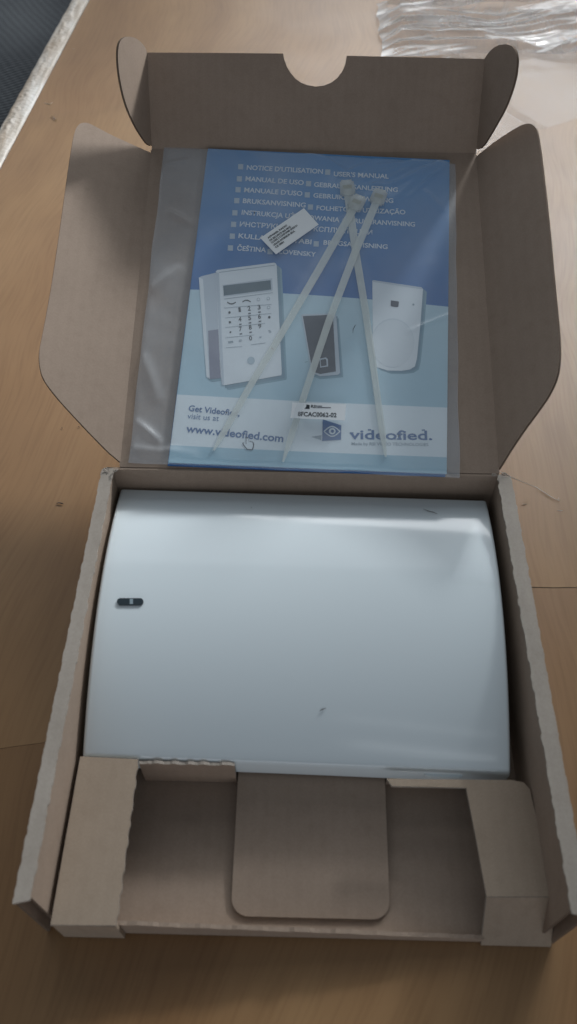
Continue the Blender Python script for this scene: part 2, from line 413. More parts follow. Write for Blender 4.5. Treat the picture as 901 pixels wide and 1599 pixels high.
flap('side_flap', -1, HL, U, N, R(26), smooth_closed(Lp, 2, {0, 17}))
flap('side_flap', 1, HR, U, N, R(52), smooth_closed(Rp, 2, {0, 15}))
Ld = [(232.5, 84), (224, 69), (213, 59.5), (201, 56.5), (190, 60), (185, 71), (184, 90), (186, 114), (191, 142), (199, 170), (212, 198), (224, 217), (231, 226), (237, 228)]
Rd = [(756, 92), (765, 79), (775, 71.5), (787, 68.5), (798, 71), (805, 79), (807.5, 93), (806, 112), (802, 131), (796, 150), (787, 172), (774, 195), (762, 216), (752, 231), (745, 233)]
flap('dust_flap', -1, FL, WV, NW, R(71), smooth_closed(Ld, 2, {0, 13}))
flap('dust_flap', 1, FR, WV, NW, R(73), smooth_closed(Rd, 2, {0, 14}))

# ------------------------------------------------------------------ folded insert in the front bay
ins = thing('cardboard_insert', 'folded brown cardboard insert filling the front bay of the box', 'packing insert', (0, .04, .0027))
HI = .030
def P3(px, py, z): return gz(px, py, z)
# left block: top panel, outer side, open underneath to the right
a, b, c_, d_ = Vector((-.1154, .0779, HI)), Vector((-.1154, -.0024, HI)), Vector((-.0850, -.0020, HI)), Vector((-.0850, .0770, HI))
edgeR = wob(c_, d_, .0016, .0003, X3, 31, .0005, .010)
prism('block_top', [a, b]+edgeR+[d_], Z3, T, M_cardl, ins, M_rim)
box('block_side', (-.1152, .0035, .0028), (-.1136, .0775, HI-T-.0001), M_cardl, ins)
box('block_front', (-.1152, -.0023, .0008), (-.0852, -.0002, HI-T-.0001), M_cardl, ins)
# right block: chamfered top, back ledge, sloping front
rb = [(800, 1218), (818, 1222), (827, 1232), (846, 1310), (868, 1400), (760, 1400), (744, 1312), (728, 1230), (612, 1227.5), (604, 1216)]
prism('block_top', [P3(x, y, HI) for x, y in rb], Z3, T, M_cardl, ins, M_rim)
q0, q1 = P3(760, 1400, HI), P3(868, 1400, HI)
q0 = q0+Vector((0, -.0003, -.0002)); q1 = q1+Vector((0, -.0003, -.0002))
f0 = Vector((q0.x+.0008, -.0016, .0012)); f1 = Vector((q1.x+.0022, -.0016, .0012))
nr = (q1-q0).cross(f0-q0).normalized(); nr = nr if nr.z > 0 else -nr
prism('block_front', [q0, q1, f1, f0], nr, T, M_cardl, ins, M_rim)
box('block_side', (.1140, .018, .0028), (.1156, .0600, HI-T-.0002), M_cardl, ins)
# divider wall in front of the device, with torn nubs
dv = wob((-.0845, .0752, .0285), (-.0345, .0752, .0285), .0016, .0006, Z3, 41, .0009, .0095)
prism('divider', [Vector((-.0845, .0752, .003))]+dv+[Vector((-.0345, .0752, .0285)), Vector((-.0345, .0752, .003))], (0, -1, 0), T, M_card, ins, M_rim)
box('divider', (.0465, .0760, .003), (.0850, .0776, .0282), M_card, ins)
# rounded tab folded forward out of the divider, sloping to the floor
z0, z1, y0, y1, xa, xb, rr = .0118, .0042, .0830, .0082, -.0335, .0455, .0085
def tabp(x, y):
    f = (y-y1)/(y0-y1); return Vector((x, y, z1+(z0-z1)*f))
tab_bm = bmesh.new()
def halfw(y):
    if y >= y1+rr: return 0
    k = (y1+rr-y)/rr; return rr*(1-math.sqrt(max(0, 1-k*k)))
rows = []
ys = [y1+rr*(1-math.cos(math.pi/2*i/7)) for i in range(8)]+[y1+rr+(y0-y1-rr)*i/12 for i in range(1, 13)]
for y in ys:
    h = halfw(y); rows.append([tab_bm.verts.new(tabp(xa+h+(xb-xa-2*h)*i/6, y)) for i in range(7)])
for r0, r1 in zip(rows[:-1], rows[1:]):
    for i in range(6): tab_bm.faces.new((r0[i], r0[i+1], r1[i+1], r1[i]))
me = bpy.data.meshes.new('tab'); bmesh.ops.recalc_face_normals(tab_bm, faces=tab_bm.faces[:]); tab_bm.to_mesh(me); tab_bm.free()
tb = link('tab', me, [M_card, M_edge]); setp(tb, ins)
sm = tb.modifiers.new('s', 'SOLIDIFY'); sm.thickness = .0011; sm.offset = -1 ; sm.material_offset_rim = 1

# ------------------------------------------------------------------ alarm panel (curved white device)
dev = thing('alarm_panel', 'glossy white curved alarm control panel lying in the box', 'alarm panel', (0, .16, .003))
A0 = hit(188, 762, (0, 0, .0445), Z3); B0 = hit(760, 780, (0, 0, .0445), Z3)
C0 = hit(128, 1181, (0, 0, .0290), Z3); D0 = hit(798, 1208, (0, 0, .0290), Z3)
SAG = .0165
def top(u, v):
    """v 0 front .. 1 back"""
    p = (C0.lerp(D0, u)).lerp(A0.lerp(B0, u), v)
    p = p+Vector((0, 0, 1))*(SAG*4*v*(1-v))
    return p
def devn(u, v):
    e_ = .001; a = top(min(1, u+e_), v)-top(max(0, u-e_), v); b = top(u, min(1, v+e_))-top(u, max(0, v-e_)); return a.cross(b).normalized()
NXD, NYD = 60, 60
bm = bmesh.new()
rad = .0022
L0 = (B0-A0).length
us = [0]+[.0025*k for k in range(1, 5)]+[.01+.98*k/40 for k in range(1, 40)]+[1-.0025*k for k in range(4, 0, -1)]+[1]
vs = [0]+[.0035*k for k in range(1, 5)]+[.014+.972*k/50 for k in range(1, 50)]+[1-.0035*k for k in range(4, 0, -1)]+[1]
def edged(u, v):
    p = top(u, v); du = min(u, 1-u)*.228; dv_ = min(v, 1-v)*.168
    k = 0
    for d in (du, dv_):
        if d < rad: k += rad-math.sqrt(max(0, rad*rad-(rad-d)**2))
    return p-Vector((0, 0, min(k, rad*1.6)))
vg = [[bm.verts.new(edged(u, v)) for u in us] for v in vs]
for j in range(len(vs)-1):
    for i in range(len(us)-1): bm.faces.new((vg[j][i], vg[j][i+1], vg[j+1][i+1], vg[j+1][i]))
ring = [vg[0][i] for i in range(len(us))]+[vg[j][-1] for j in range(1, len(vs))]+[vg[-1][i] for i in range(len(us)-2, -1, -1)]+[vg[j][0] for j in range(len(vs)-2, 0, -1)]
cen = Vector(((A0.x+D0.x)/2, (A0.y+D0.y)/2, 0))
low = []
for v_ in ring:
    dirn = Vector((cen.x-v_.co.x, cen.y-v_.co.y, 0)).normalized()
    low.append(bm.verts.new(Vector((v_.co.x, v_.co.y, max(.013, v_.co.z-.016)))+dirn*.0008))
for i in range(len(ring)):
    j = (i+1) % len(ring); bm.faces.new((ring[i], low[i], low[j], ring[j]))
me = bpy.data.meshes.new('cover'); bmesh.ops.recalc_face_normals(bm, faces=bm.faces[:]); bm.to_mesh(me); bm.free()
me.polygons.foreach_set('use_smooth', [True]*len(me.polygons))
cv = link('cover', me, M_dev); setp(cv, dev)
me.set_sharp_from_angle(angle=R(50))
box('rear_housing', (C0.x+.004, C0.y+.004, .0031), (D0.x-.004, A0.y-.004, .0125), M_dev, dev, .001)
lt = [gz(660, 1202, .024), gz(724, 1205, .024), gz(722, 1213, .024), gz(715, 1214.5, .024), gz(672, 1213, .024), gz(664, 1210, .024)]
prism('latch', lt, Z3, .004, M_dev, dev)
# indicator window: raised pill, its light glimmer painted as a pale patch
def devpt(px, py, off=0):
    lo, hi = 0.0, 1.0
    r = CM @ Vector(((px-CX)/FPX, -(py-CY)/FPX, -1)); t0 = .3
    best = None
    for k in range(60):                        # march onto the curved cover
        t0_ = .3+.004*k; p = CAM+r*t0_
        v = (p.y-(C0.y+D0.y)/2)/((A0.y+B0.y)/2-(C0.y+D0.y)/2); u = (p.x-C0.x)/(D0.x-C0.x)
        if p.z < top(min(1, max(0, u)), min(1, max(0, v))).z:
            a_, b_ = t0_-.004, t0_
            for _ in range(20):
                mth = (a_+b_)/2; p = CAM+r*mth; v = (p.y-(C0.y+D0.y)/2)/((A0.y+B0.y)/2-(C0.y+D0.y)/2); u = (p.x-C0.x)/(D0.x-C0.x)
                if p.z < top(u, v).z: b_ = mth
                else: a_ = mth
            return p, devn(u, v)
    return p, Vector((0, 0, 1))
pill = []
for k in range(28):
    an = 2*math.pi*k/28; cxp = 188.5 if math.cos(an) < 0 else 218.5
    pill.append((cxp+5.6*math.cos(an), 940+5.4*math.sin(an)))
nn = devpt(204, 940)[1]
prism('indicator_window', [devpt(*q)[0]+nn*.0006 for q in pill], nn, .0012, M_lens, dev, M_devd)
prism('painted_glimmer', [devpt(*q)[0]+nn*.0008 for q in ((203, 936), (208, 936), (208, 944), (203, 944))], nn, .0004, M_glim, dev)
# dark fibres lying on the cover
def fibre(pts, r, m, label, cat, fn, group=None):
    o = tube('fibre', [fn(*q) for q in pts], r, m, None, 5, True); return tag(o, label, cat, group)
dvp = lambda x, y: (lambda t: t[0]+t[1]*.0004)(devpt(x, y))
M_fib = mat('dark_fibre', (.05, .04, .04), .8)
fibre([(661, 795.5), (668, 798.5), (676, 800.5), (683, 803)], .00021, M_fib, 'longer dark fibre on the top right of the white panel', 'fibre', dvp)
fibre([(499, 1110.5), (503, 1108), (509, 1106)], .00021, M_fib, 'short dark fibre on the lower middle of the white panel', 'fibre', dvp)
fibre([(392, 792.5), (393, 794)], .00028, M_fib, 'tiny dark speck near the top middle of the white panel', 'speck', dvp)

# ------------------------------------------------------------------ plastic bag, booklet, ties, labels on the lid
BO = .0022                                           # top face of booklet above lid
c0 = onlid(325, 232, BO); c1 = onlid(702, 250, BO); c2 = onlid(697.5, 740, BO); c3 = onlid(263, 722.5, BO)
xb_ = (c2-c3).normalized(); nb = N.copy(); yb_ = nb.cross(xb_).normalized()
FR_B = Matrix((( xb_.x, yb_.x, nb.x, c3.x), (xb_.y, yb_.y, nb.y, c3.y), (xb_.z, yb_.z, nb.z, c3.z), (0, 0, 0, 1)))
FR_I = FR_B.inverted()
booklet = bpy.data.objects.new('booklet', None); COL.objects.link(booklet); booklet.matrix_world = FR_B; booklet.empty_display_size = .02
tag(booklet, 'blue and pale multilingual instruction booklet inside the clear bag', 'booklet')
def bl(px, py, off=0.0):
    p = FR_I @ onlid(px, py, BO+off); p.z = off; return p
def bprism(name, pix, off, m, t=.00004, parent=None):
    pts = [bl(x, y, off) for x, y in pix]
    o = prism(name, pts, (0, 0, 1), t, m); o.parent = parent or booklet; return o
cb = [bl(325, 232), bl(702, 250), bl(697.5, 740), bl(263, 722.5)]
# pages block and cover
def shrink(k): 
    c = sum(cb, Vector())/4; return [c+(p-c)*k for p in cb]
for k, dz in ((0, .0004),):
    o = prism('pages', [p-Vector((0, 0, dz)) for p in shrink(.997)], (0, 0, 1), .0011, M_white); o.parent = booklet
o = prism('back_cover', [p+Vector((-.0006+.0, -.0014, -.0016)) for p in cb], (0, 0, 1), .0002, M_blue); o.parent = booklet
# cover split in printed bands
def curve(p, q, bow, n=10):
    return [(p[0]+(q[0]-p[0])*i/n, p[1]+(q[1]-p[1])*i/n+bow*4*(i/n)*(1-i/n)) for i in range(n+1)]
def onside(y, left):
    # left edge (325,232)-(263,722.5); right edge (702,250)-(697.5,740)
    return (325+(263-325)*(y-232)/(722.5-232), y) if left else (702+(697.5-702)*(y-250)/490, y)
l1 = curve(onside(452, True), onside(479, False), -4)
l2 = curve(onside(616, True), onside(636.5, False), 1)
l3 = curve(onside(695, True), onside(714, False), 1)
bprism('cover_blue_band', [(325, 232), (702, 250)]+l1[::-1], 0, M_blue, .0003)
bprism('cover_pale_band', l1+l2[::-1], 0, M_pale, .0003)
bprism('cover_white_band', l2+l3[::-1], 0, M_wht, .0003)
bprism('cover_foot_band', l3+[(697.5, 740), (263, 722.5)], 0, M_pale, .0003)
L1, L2, L3, L4 = .00010, .00016, .00022, .00028
# lettering: mesh text fitted between two measured ends of the base line
def text(name, s, p, q, cap, m, off=L1, bold=0.0, parent=None, frame=None, slab=False):
    cu = bpy.data.curves.new(name, 'FONT'); cu.body = s; cu.size = 1; cu.resolution_u = 3; cu.offset = bold
    to = bpy.data.objects.new(name, cu); COL.objects.link(to)
    dg = bpy.context.evaluated_depsgraph_get(); me = bpy.data.meshes.new_from_object(to.evaluated_get(dg)); bpy.data.objects.remove(to)
    if not me.vertices: return
    xs = [v.co.x for v in me.vertices]; x0, x1 = min(xs), max(xs)
    fr = frame or bl
    a, b = fr(*p), fr(*q); ex = (b-a); Lx = ex.length; ex.normalize(); ey = Vector((0, 0, 1)).cross(ex) if frame is None else frame.n.cross(ex)
    up = (fr(p[0]+cap*frame_up(frame)[0], p[1]+cap*frame_up(frame)[1])-a).length
    nz = Vector((0, 0, 1)) if frame is None else frame.n
    for v in me.vertices:
        v.co = a+ex*((v.co.x-x0)/(x1-x0)*Lx)+ey*(v.co.y/.70*up)+nz*off
    o = link(name, me, m)
    if parent is None: o.parent = booklet
    elif parent: setp(o, parent)
    return o
def frame_up(fr): return (0, -1) if fr is None else fr.up
lines = [((372, 262, 261), ("NOTICE D'UTILISATION", 385, 504, 265, 271.5), (508, 271), ("USER'S MANUAL", 521, 607, 275, 279)),
         ((370, 281, 281), ("MANUAL DE USO", 383, 474, 282.5, 289), (478, 289), ("GEBRAUCHSANLEITUNG", 490, 621, 291.5, 300)),
         ((368, 298, 298), ("MANUALE D'USO", 381, 472, 300, 306), (476, 306.5), ("GEBRUIKSAANWIJZING", 489, 614, 308.5, 317)),
         ((366, 315, 315), ("BRUKSANVISNING", 379, 477, 317, 324), (481, 325.5), ("FOLHETO DE UTILIZAÇÃO", 494, 633, 328, 335)),
         ((363, 334, 334), ("INSTRUKCJA UŻYTKOWANIA", 377, 530, 335, 347), (535, 348), ("BRUGERANVISNING", 547, 648, 348, 354)),
         ((361, 352, 352), ("ИНСТРУКЦИЯ ПО ЭКСПЛУАТАЦИИ", 374, 581, 353.5, 367), None, None),
         ((359, 370.5, 371), ("KULLANIM KİTABI", 372, 486, 371.5, 381.5), (490, 383), ("BRUGSANVISNING", 505, 605, 382, 389)),
         ((356, 389, 390), ("ČEŠTINA", 370, 415, 391, 394), (418, 395), ("SLOVENSKY", 430, 493, 395.5, 401))]
def sq(x, y, k=0): bprism('square_bullet', [(x, y-7.5), (x+8, y-7.2), (x+7.6, y+1), (x-.4, y+.7)], L1, M_sq)
for (b0, t1, b1, t2) in lines:
    sq(b0[0], b0[1]+1.5)
    text('title_line', t1[0], (t1[1], t1[3]), (t1[2], t1[4]), 7.2, M_ltxt, bold=.02)
    if b1: sq(b1[0], b1[1]+1)
    if t2: text('title_line', t2[0], (t2[1], t2[3]), (t2[2], t2[4]), 7.0, M_ltxt, bold=.02)
text('web_line', 'Get Videofied,', (294, 641.5), (374, 650), 9, M_btxt, bold=.02)
text('web_line', 'visit us at', (292.5, 653.5), (341.5, 657.5), 8.6, M_btxt, bold=.0)
text('web_line', 'www.videofied.com', (290, 674.5), (442, 690.5), 11.6, M_btxt, bold=.022)
# pointing-hand cursor
hand = [(384, 683), (387, 682), (388.5, 690), (391, 688.5), (393, 689.8), (395, 689.6), (396.5, 692), (396.8, 697), (394.5, 703), (385.5, 702), (380.5, 696), (378, 691.5), (380.5, 691), (383.8, 694)]
bprism('hand_cursor', hand, L3, M_dgrey)
ch = (388, 694.5); bprism('hand_cursor', [(ch[0]+(x-ch[0])*.80, ch[1]+(y-ch[1])*.84) for x, y in hand], L4, M_wht)
# logo: blue block with an eye
bprism('logo_shadow', [(486, 682), (502, 679.5), (502, 687.5)], L1, M_gtxt)
bprism('logo_block', [(504, 655), (533, 664), (532.5, 686.5), (503, 688.5)], L2, M_btxt)
def ell(cx_, cy_, rx, ry, n=20, a0=0, a1=2*math.pi): return [(cx_+rx*math.cos(a0+(a1-a0)*i/(n if a1-a0 < 6 else n)), cy_+ry*math.sin(a0+(a1-a0)*i/n)) for i in range(n if a1-a0 > 6 else n+1)]
def lens(cx_, cy_, w, h, n=12): return [(cx_-w+2*w*i/n, cy_-h*math.sin(math.pi*i/n)) for i in range(n+1)]+[(cx_+w-2*w*i/n, cy_+h*math.sin(math.pi*i/n)) for i in range(1, n)]
bprism('logo_eye', lens(518.5, 673.5, 13.2, 8.6), L3, M_wht)
bprism('logo_eye', lens(518.5, 673.7, 11.2, 6.6), L3+.00004, M_btxt)
bprism('logo_iris', ell(518.8, 673.2, 5.2, 5.2), L4, M_wht)
bprism('logo_iris', ell(519.2, 673.4, 2.6, 2.6), L4+.00004, M_btxt)
text('logo_word', 'videofied.', (546, 685.5), (675, 687), 14.2, M_btxt, bold=.02)
for x, y, w in ((549, 676.3, 6), (577, 671.6, 5), (613.5, 685.7, 9), (623.5, 685.9, 8), (623, 676.6, 5), (661, 671.9, 5), (643, 686.2, 0)):
    if w: bprism('letter_serif', [(x-w/2, y-1.3), (x+w/2, y-1.3), (x+w/2, y+.6), (x-w/2, y+.6)], L1+.00003, M_btxt)
text('logo_tagline', 'Made by RSI VIDEO TECHNOLOGIES', (549, 695), (669, 696.5), 4.6, M_gtxt, bold=.01)
# printed keypad
def grow(pl, k, dx=0, dy=0):
    cx_ = sum(p[0] for p in pl)/len(pl); cy_ = sum(p[1] for p in pl)/len(pl)
    return [(cx_+(x-cx_)*k+dx, cy_+(y-cy_)*k+dy) for x, y in pl]
kf = [(337, 424), (339, 421.6), (428, 410), (430.5, 411.5), (432, 414), (440, 583), (439, 586), (351, 601.5), (346.5, 601), (343, 570)]
kb = [(310.5, 433.5), (314, 431.5), (340, 425), (347, 590), (328, 592), (322.5, 589)]
for k_, dx, dy, mm, of in ((1.0, 8, 7, M_pshad2, .00004), (1.0, 5, 4.5, M_pshad, .00008)):
    bprism('keypad_print_shadow', [(x+dx, y+dy) for x, y in kf if y > 0], of, mm)
bprism('keypad_print_shadow', [(x+3, y+4) for x, y in kb], .00008, M_pshad2)
bprism('keypad_print', kb, L2, M_pdev2)
bprism('keypad_print', [(310.5, 433.5), (317, 436), (327, 590), (322.5, 589)], L3, M_pdev)
bprism('keypad_print', [(325, 516.5), (341, 514), (345, 590), (328, 592)], L3, M_pdev3)
bprism('keypad_print', kf, L3, M_pdev)
bprism('keypad_print', [(337, 425), (342, 426), (350, 600), (346.5, 601)], L4, M_pdev2)
bprism('keypad_print', [(342, 424.8), (429, 413.6), (429, 414.4), (342, 425.8)], L4, M_line)
L5 = L4+.00005; L6 = L5+.00004
bprism('keypad_screen', [(347.5, 445), (425, 434.5), (426, 452.5), (424, 454.5), (350, 463)], L4, M_pdev2)
bprism('keypad_screen', [(348.7, 446), (422.5, 437.5), (423.5, 452), (349.5, 461.5)], L5, M_scr)
bprism('keypad_key_line', [(350, 466.4), (426, 456.6), (426, 457.2), (350, 467.2)], L5, M_line)
for (x0_, y0_, x1_, y1_) in ((350, 480.5, 392, 477), (392, 483-6, 424, 475), (352, 496, 424, 489), (352, 511, 414, 504.5), (352, 527, 397, 522.5), (352.5, 542.5, 378, 540.5), (392, 538, 415, 535)):
    bprism('keypad_key_line', [(x0_, y0_), (x1_, y1_), (x1_, y1_+.6), (x0_, y0_+.6)], L5, M_line)
def arc(cx_, cy_, rx, ry, up):
    n = 8; s_ = -1 if up else 1
    o_ = [(cx_-rx+2*rx*i/n, cy_+s_*ry*math.sin(math.pi*i/n)) for i in range(n+1)]
    return o_+[(x, y+1.8) for x, y in o_[::-1]]
bprism('keypad_symbol', arc(361.5, 471, 6.8, 2.6, False), L5, M_blk)
bprism('keypad_symbol', arc(385, 470.5, 6.5, 2.6, True), L5, M_blk)
for x, y, s_ in ((358.3, 488, 2), (359, 503.2, 2), (359.8, 518.6, 1.5), (420.5, 495.3, 2.1)): bprism('keypad_symbol', ell(x, y, s_, s_, 8), L5, M_blk)
for x, y in ((403.5, 467.5), (419, 466), (419.5, 480)):
    bprism('keypad_symbol', ell(x, y, 2.6, 2.6, 12), L5, M_gtxt); bprism('keypad_symbol', ell(x, y, 1.9, 1.9, 12), L6, M_pdev)
dig = [('1', 374, 487.5), ('2', 389.3, 485.5), ('3', 404.8, 483.5), ('4', 375, 502.5), ('5', 390, 500.3), ('6', 405.5, 498), ('7', 375.8, 517.5), ('8', 391, 515), ('9', 406, 513), ('0', 391.5, 532), ('%', 421.5, 520), ('*', 407, 530), ('#', 375.5, 534)]
for s_, x, y in dig:
    text('keypad_digit', s_, (x-2.2 if s_ != '1' else x-1, y), (x+2.4, y-.4), 7 if s_ not in '*%#' else 4, M_blk if s_ not in '*%#' else M_gtxt, L5, .02)
    if s_ in '2345678': bprism('keypad_symbol', [(x-1.6, y+3), (x+2.4, y+2.6), (x+2.4, y+4.6), (x-1.6, y+5)], L5, M_dgrey)
bprism('keypad_symbol', [(356, 533), (364, 532), (364.6, 535), (356.5, 536)], L5, M_gtxt)
bprism('keypad_print', ell(392, 563, 6, 6, 14), L5, printm('printed_pale_mark', (.44, .56, .64)))
# printed tag reader
bprism('reader_print_shadow', [(478, 499), (529, 497), (536, 589), (500, 592), (490, 588)], .00005, M_pshad2)
bprism('reader_print_shadow', [(478, 496), (527, 494), (533.5, 586), (500, 589), (490, 585)], .00008, M_pshad)
bprism('reader_print', [(470.5, 492), (473, 490.5), (522, 489.5), (525, 492), (531, 582), (528, 585), (500, 587.5), (486.5, 582)], L2, M_pdev2)
bprism('reader_print', [(473, 493.5), (516, 491.5), (520, 494), (524.5, 580), (500, 584), (488, 580)], L3, M_dgrey)
bprism('reader_print', [(499, 560), (509, 558), (512, 561), (512.5, 572), (500, 574)], L4, M_pdev2)
bprism('reader_print', [(500.5, 562), (508, 560.5), (509.5, 562.5), (510, 570.5), (501.5, 572)], L5, M_dgrey)
# printed motion detector
md = [(581.5, 438), (583, 437.4), (658, 448.5), (660.5, 451), (657, 500), (651, 560), (648, 572), (640, 577), (626, 579), (605, 578.5), (588, 573), (582, 520)]
bprism('detector_print_shadow', [(x+6, y+5) for x, y in md], .00005, M_pshad2)
bprism('detector_print_shadow', [(x+3.5, y+3) for x, y in md], .00008, M_pshad)
bprism('detector_print', md, L2, M_pdev)
bprism('detector_print', [(581.5, 438), (583, 440), (659, 451.5), (660.5, 451), (658, 448.5), (583, 437.4)], L3, M_pdev2)
bprism('detector_print', ell(613, 535, 34, 38, 28), L3, printm('printed_dome', (.68, .77, .83)))
bprism('detector_print', ell(613.5, 536.5, 33, 37, 28), L3+.00003, printm('printed_dome_in', (.75, .83, .88)))
bprism('detector_window', [(610.5, 469), (622, 470.5), (623, 472), (622, 478.8), (619, 479.5), (611.5, 478.3), (610, 477)], L4, M_dgrey)
bprism('detector_window', ell(645.5, 475.5, 1.8, 1.6, 8), L4, M_gtxt)

# bag
bagE = thing('plastic_bag', 'milky clear plastic bag holding the booklet and cable ties', 'bag', onlid(460, 700))
TIES = [((556.5, 321), (497, 425), (440, 522), (392, 602), (334, 704)), ((590.5, 312), (553, 400), (513, 505), (478, 610), (442, 722)), ((542, 298), (556, 400), (571, 490), (585, 590), (602, 714))]
B3 = Vector((0, 0, 0))
corn = [(200, 722), (718, 746), (711, 255), (256, 228)]
def seg_d(x, y, a, b):
    ax, ay = a; bx_, by_ = b; t = max(0, min(1, ((x-ax)*(bx_-ax)+(y-ay)*(by_-ay))/((bx_-ax)**2+(by_-ay)**2)))
    return math.hypot(x-ax-t*(bx_-ax), y-ay-t*(by_-ay)), t
# everything in booklet coordinates (metres)
bc = [FR_I @ onlid(x, y, .001) for x, y in corn]
tie_b = [[FR_I @ onlid(x, y, BO) for x, y in t] for t in TIES]
ridges = [((701, 249), (612, 293), .0020, .0016), ((612, 293), (540, 300), .0014, .0020), ((470, 236), (545, 275), .0014, .0024), ((545, 275), (575, 258), .0012, .0015), ((545, 295), (520, 268), .0012, .0012),
          ((600, 330), (660, 270), .0008, .003), ((640, 520), (700, 495), .0010, .0018), ((215, 660), (248, 690), .0016, .003), ((225, 560), (245, 620), .0012, .004),
          ((250, 260), (290, 250), .0012, .003), ((265, 330), (300, 350), .0012, .0024), ((240, 450), (275, 420), .001, .004), ((210, 700), (300, 712), .0012, .0035), ((660, 250), (600, 272), .001, .0012), ((698, 252), (590, 262), .0013, .0016), ((698, 256), (640, 310), .0012, .0013), ((600, 268), (560, 290), .0012, .0010), ((640, 262), (575, 300), .0009, .0012), ((500, 245), (530, 268), .0012, .0013), ((690, 330), (660, 300), .0008, .002), ((560, 262), (530, 285), .0012, .0011)]
ridb = [((FR_I @ onlid(*a, BO)).xy, (FR_I @ onlid(*b, BO)).xy, h, w) for a, b, h, w in ridges]
bw = (cb[1]-cb[0]).length; bh = (cb[3]-cb[0]).length
def inside(x, y):
    # signed distance to booklet outline (positive inside)
    d = 1e9
    for i in range(4):
        a, b = cb[i], cb[(i+1) % 4]; e_ = (b-a).normalized(); d = min(d, -((x-a.x)*-e_.y+(y-a.y)*e_.x))
    return d
def film_h(x, y, u, v):
    d = inside(x, y); s_ = max(0, min(1, (d+.006)/.008)); s_ = s_*s_*(3-2*s_)
    base = -BO+.0007+(BO+.0006)*s_
    t_ = 0
    for tb_ in tie_b:
        for a, b in zip(tb_[:-1], tb_[1:]):
            dd, tt = seg_d(x, y, a.xy, b.xy)
            t_ = max(t_, .0019*math.exp(-(dd/.0058)**2)*(1.0))
        hd = math.hypot(x-tb_[0].x, y-tb_[0].y); t_ = max(t_, .0048*math.exp(-(hd/.0105)**2))
    w_ = 0
    for a, b, h_, wd_ in ridb:
        dd, tt = seg_d(x, y, a, b); w_ += 1.5*h_*math.exp(-(dd/wd_)**2)*(.35+.65*math.sin(math.pi*min(1, max(0, tt*.8+.1))))
    nz = .00045*noise.noise(Vector((x*38, y*30, 0)))+.00018*noise.noise(Vector((x*110, y*90, 5)))
    if s_ < .5: nz = nz*1.3
    return base+t_+w_+nz+.0006
def bagfn(u, v):
    p = bc[0].lerp(bc[1], u).lerp(bc[3].lerp(bc[2], u), v)
    p = p+Vector((.0011*noise.noise(Vector((v*7, u*2, 3))), .0011*noise.noise(Vector((u*8, v*2, 1))), 0))
    h = film_h(p.x, p.y, u, v)
    ed_ = min(u, 1-u, v, 1-v)
    if ed_ < .012: h = -BO+.0006+(h+BO-.0006)*(ed_/.012)**.7
    return FR_B @ Vector((p.x, p.y, h))
grid('front_film', 230, 230, bagfn, M_bag, bagE)
def bagback(u, v):
    p = bc[0].lerp(bc[1], u).lerp(bc[3].lerp(bc[2], u), v)
    p = p+Vector((.0011*noise.noise(Vector((v*7, u*2, 3))), .0011*noise.noise(Vector((u*8, v*2, 1))), 0))
    return FR_B @ Vector((p.x, p.y, -BO+.00035))
grid('back_film', 40, 40, bagback, M_bagb, bagE)

# cable ties
def cable_tie(k, pts, label):
    root = thing('cable_tie', label, 'cable tie', FR_B @ pts[0], 'natural cable ties inside the bag')
    dz = Vector((0, 0, 1)); zo = .00045+.00075*k*(1)
    # dense centre line
    P = []
    for a, b in zip(pts[:-1], pts[1:]):
        for i in range(12): P.append(a.lerp(b, i/12))
    P.append(pts[-1])
    wS, wE, th = .0027, .0019, .0009
    V = []; F = []; n = len(P)
    for i, p in enumerate(P):
        t = (P[min(i+1, n-1)]-P[max(i-1, 0)]).normalized(); sd = dz.cross(t); f = i/(n-1)
        w = wS+(wE-wS)*f
        if f > .93: w *= max(.3, 1-(f-.93)/.07*.7)
        z = zo*(1-f*.75)+.0002
        for sx, sz in ((-1, 0), (-1, 1), (-.55, 1), (-.55, .72), (.55, .72), (.55, 1), (1, 1), (1, 0)):
            q = p+sd*w*sx; V.append(FR_B @ Vector((q.x, q.y, z+th*sz)))
    for i in range(n-1):
        for s in range(8): s2 = (s+1) % 8; F.append((i*8+s, i*8+s2, (i+1)*8+s2, (i+1)*8+s))
    F.append(tuple(range(8))); F.append(tuple((n-1)*8+s for s in range(7, -1, -1)))
    me = bpy.data.meshes.new('strap'); me.from_pydata(V, [], F); bmx = bmesh.new(); bmx.from_mesh(me); bmesh.ops.recalc_face_normals(bmx, faces=bmx.faces[:]); bmx.to_mesh(me); bmx.free()
    setp(link('strap', me, M_tie), root)
    # head: bevelled block, slot drawn as a darker plate standing for its shade
    t = (P[1]-P[0]).normalized(); sd = dz.cross(t)
    bmh = bmesh.new(); bmesh.ops.create_cube(bmh, size=1); bmesh.ops.bevel(bmh, geom=bmh.edges[:], offset=.12, segments=2, affect='EDGES')
    for v in bmh.verts:
        c = v.co.copy(); q = P[0]-t*(.0005)+t*c.y*.0118+sd*c.x*(.0100+.0010*c.y); v.co = FR_B @ Vector((q.x, q.y, .0022+c.z*.0038))
    me = bpy.data.meshes.new('head'); bmh.to_mesh(me); bmh.free(); me.polygons.foreach_set('use_smooth', [True]*len(me.polygons))
    setp(link('head', me, M_tie), root)
    sl_ = []
    for cx_, cy_ in ((-1, -1), (1, -1), (1, 1), (-1, 1)):
        q = P[0]+t*cy_*.0016+sd*cx_*.0030; sl_.append(FR_B @ Vector((q.x, q.y, .00418)))
    prism('slot', sl_, nb, .0003, printm('nylon_slot_shade', (.40, .42, .36), .6), root)
cable_tie(0, tie_b[2], 'cable tie running steeply from the leftmost head to the logo word')
cable_tie(1, tie_b[0], 'cable tie slanting furthest left, across the printed keypad corner')
cable_tie(2, tie_b[1], 'cable tie crossing on top, from the rightmost head past the small sticker')

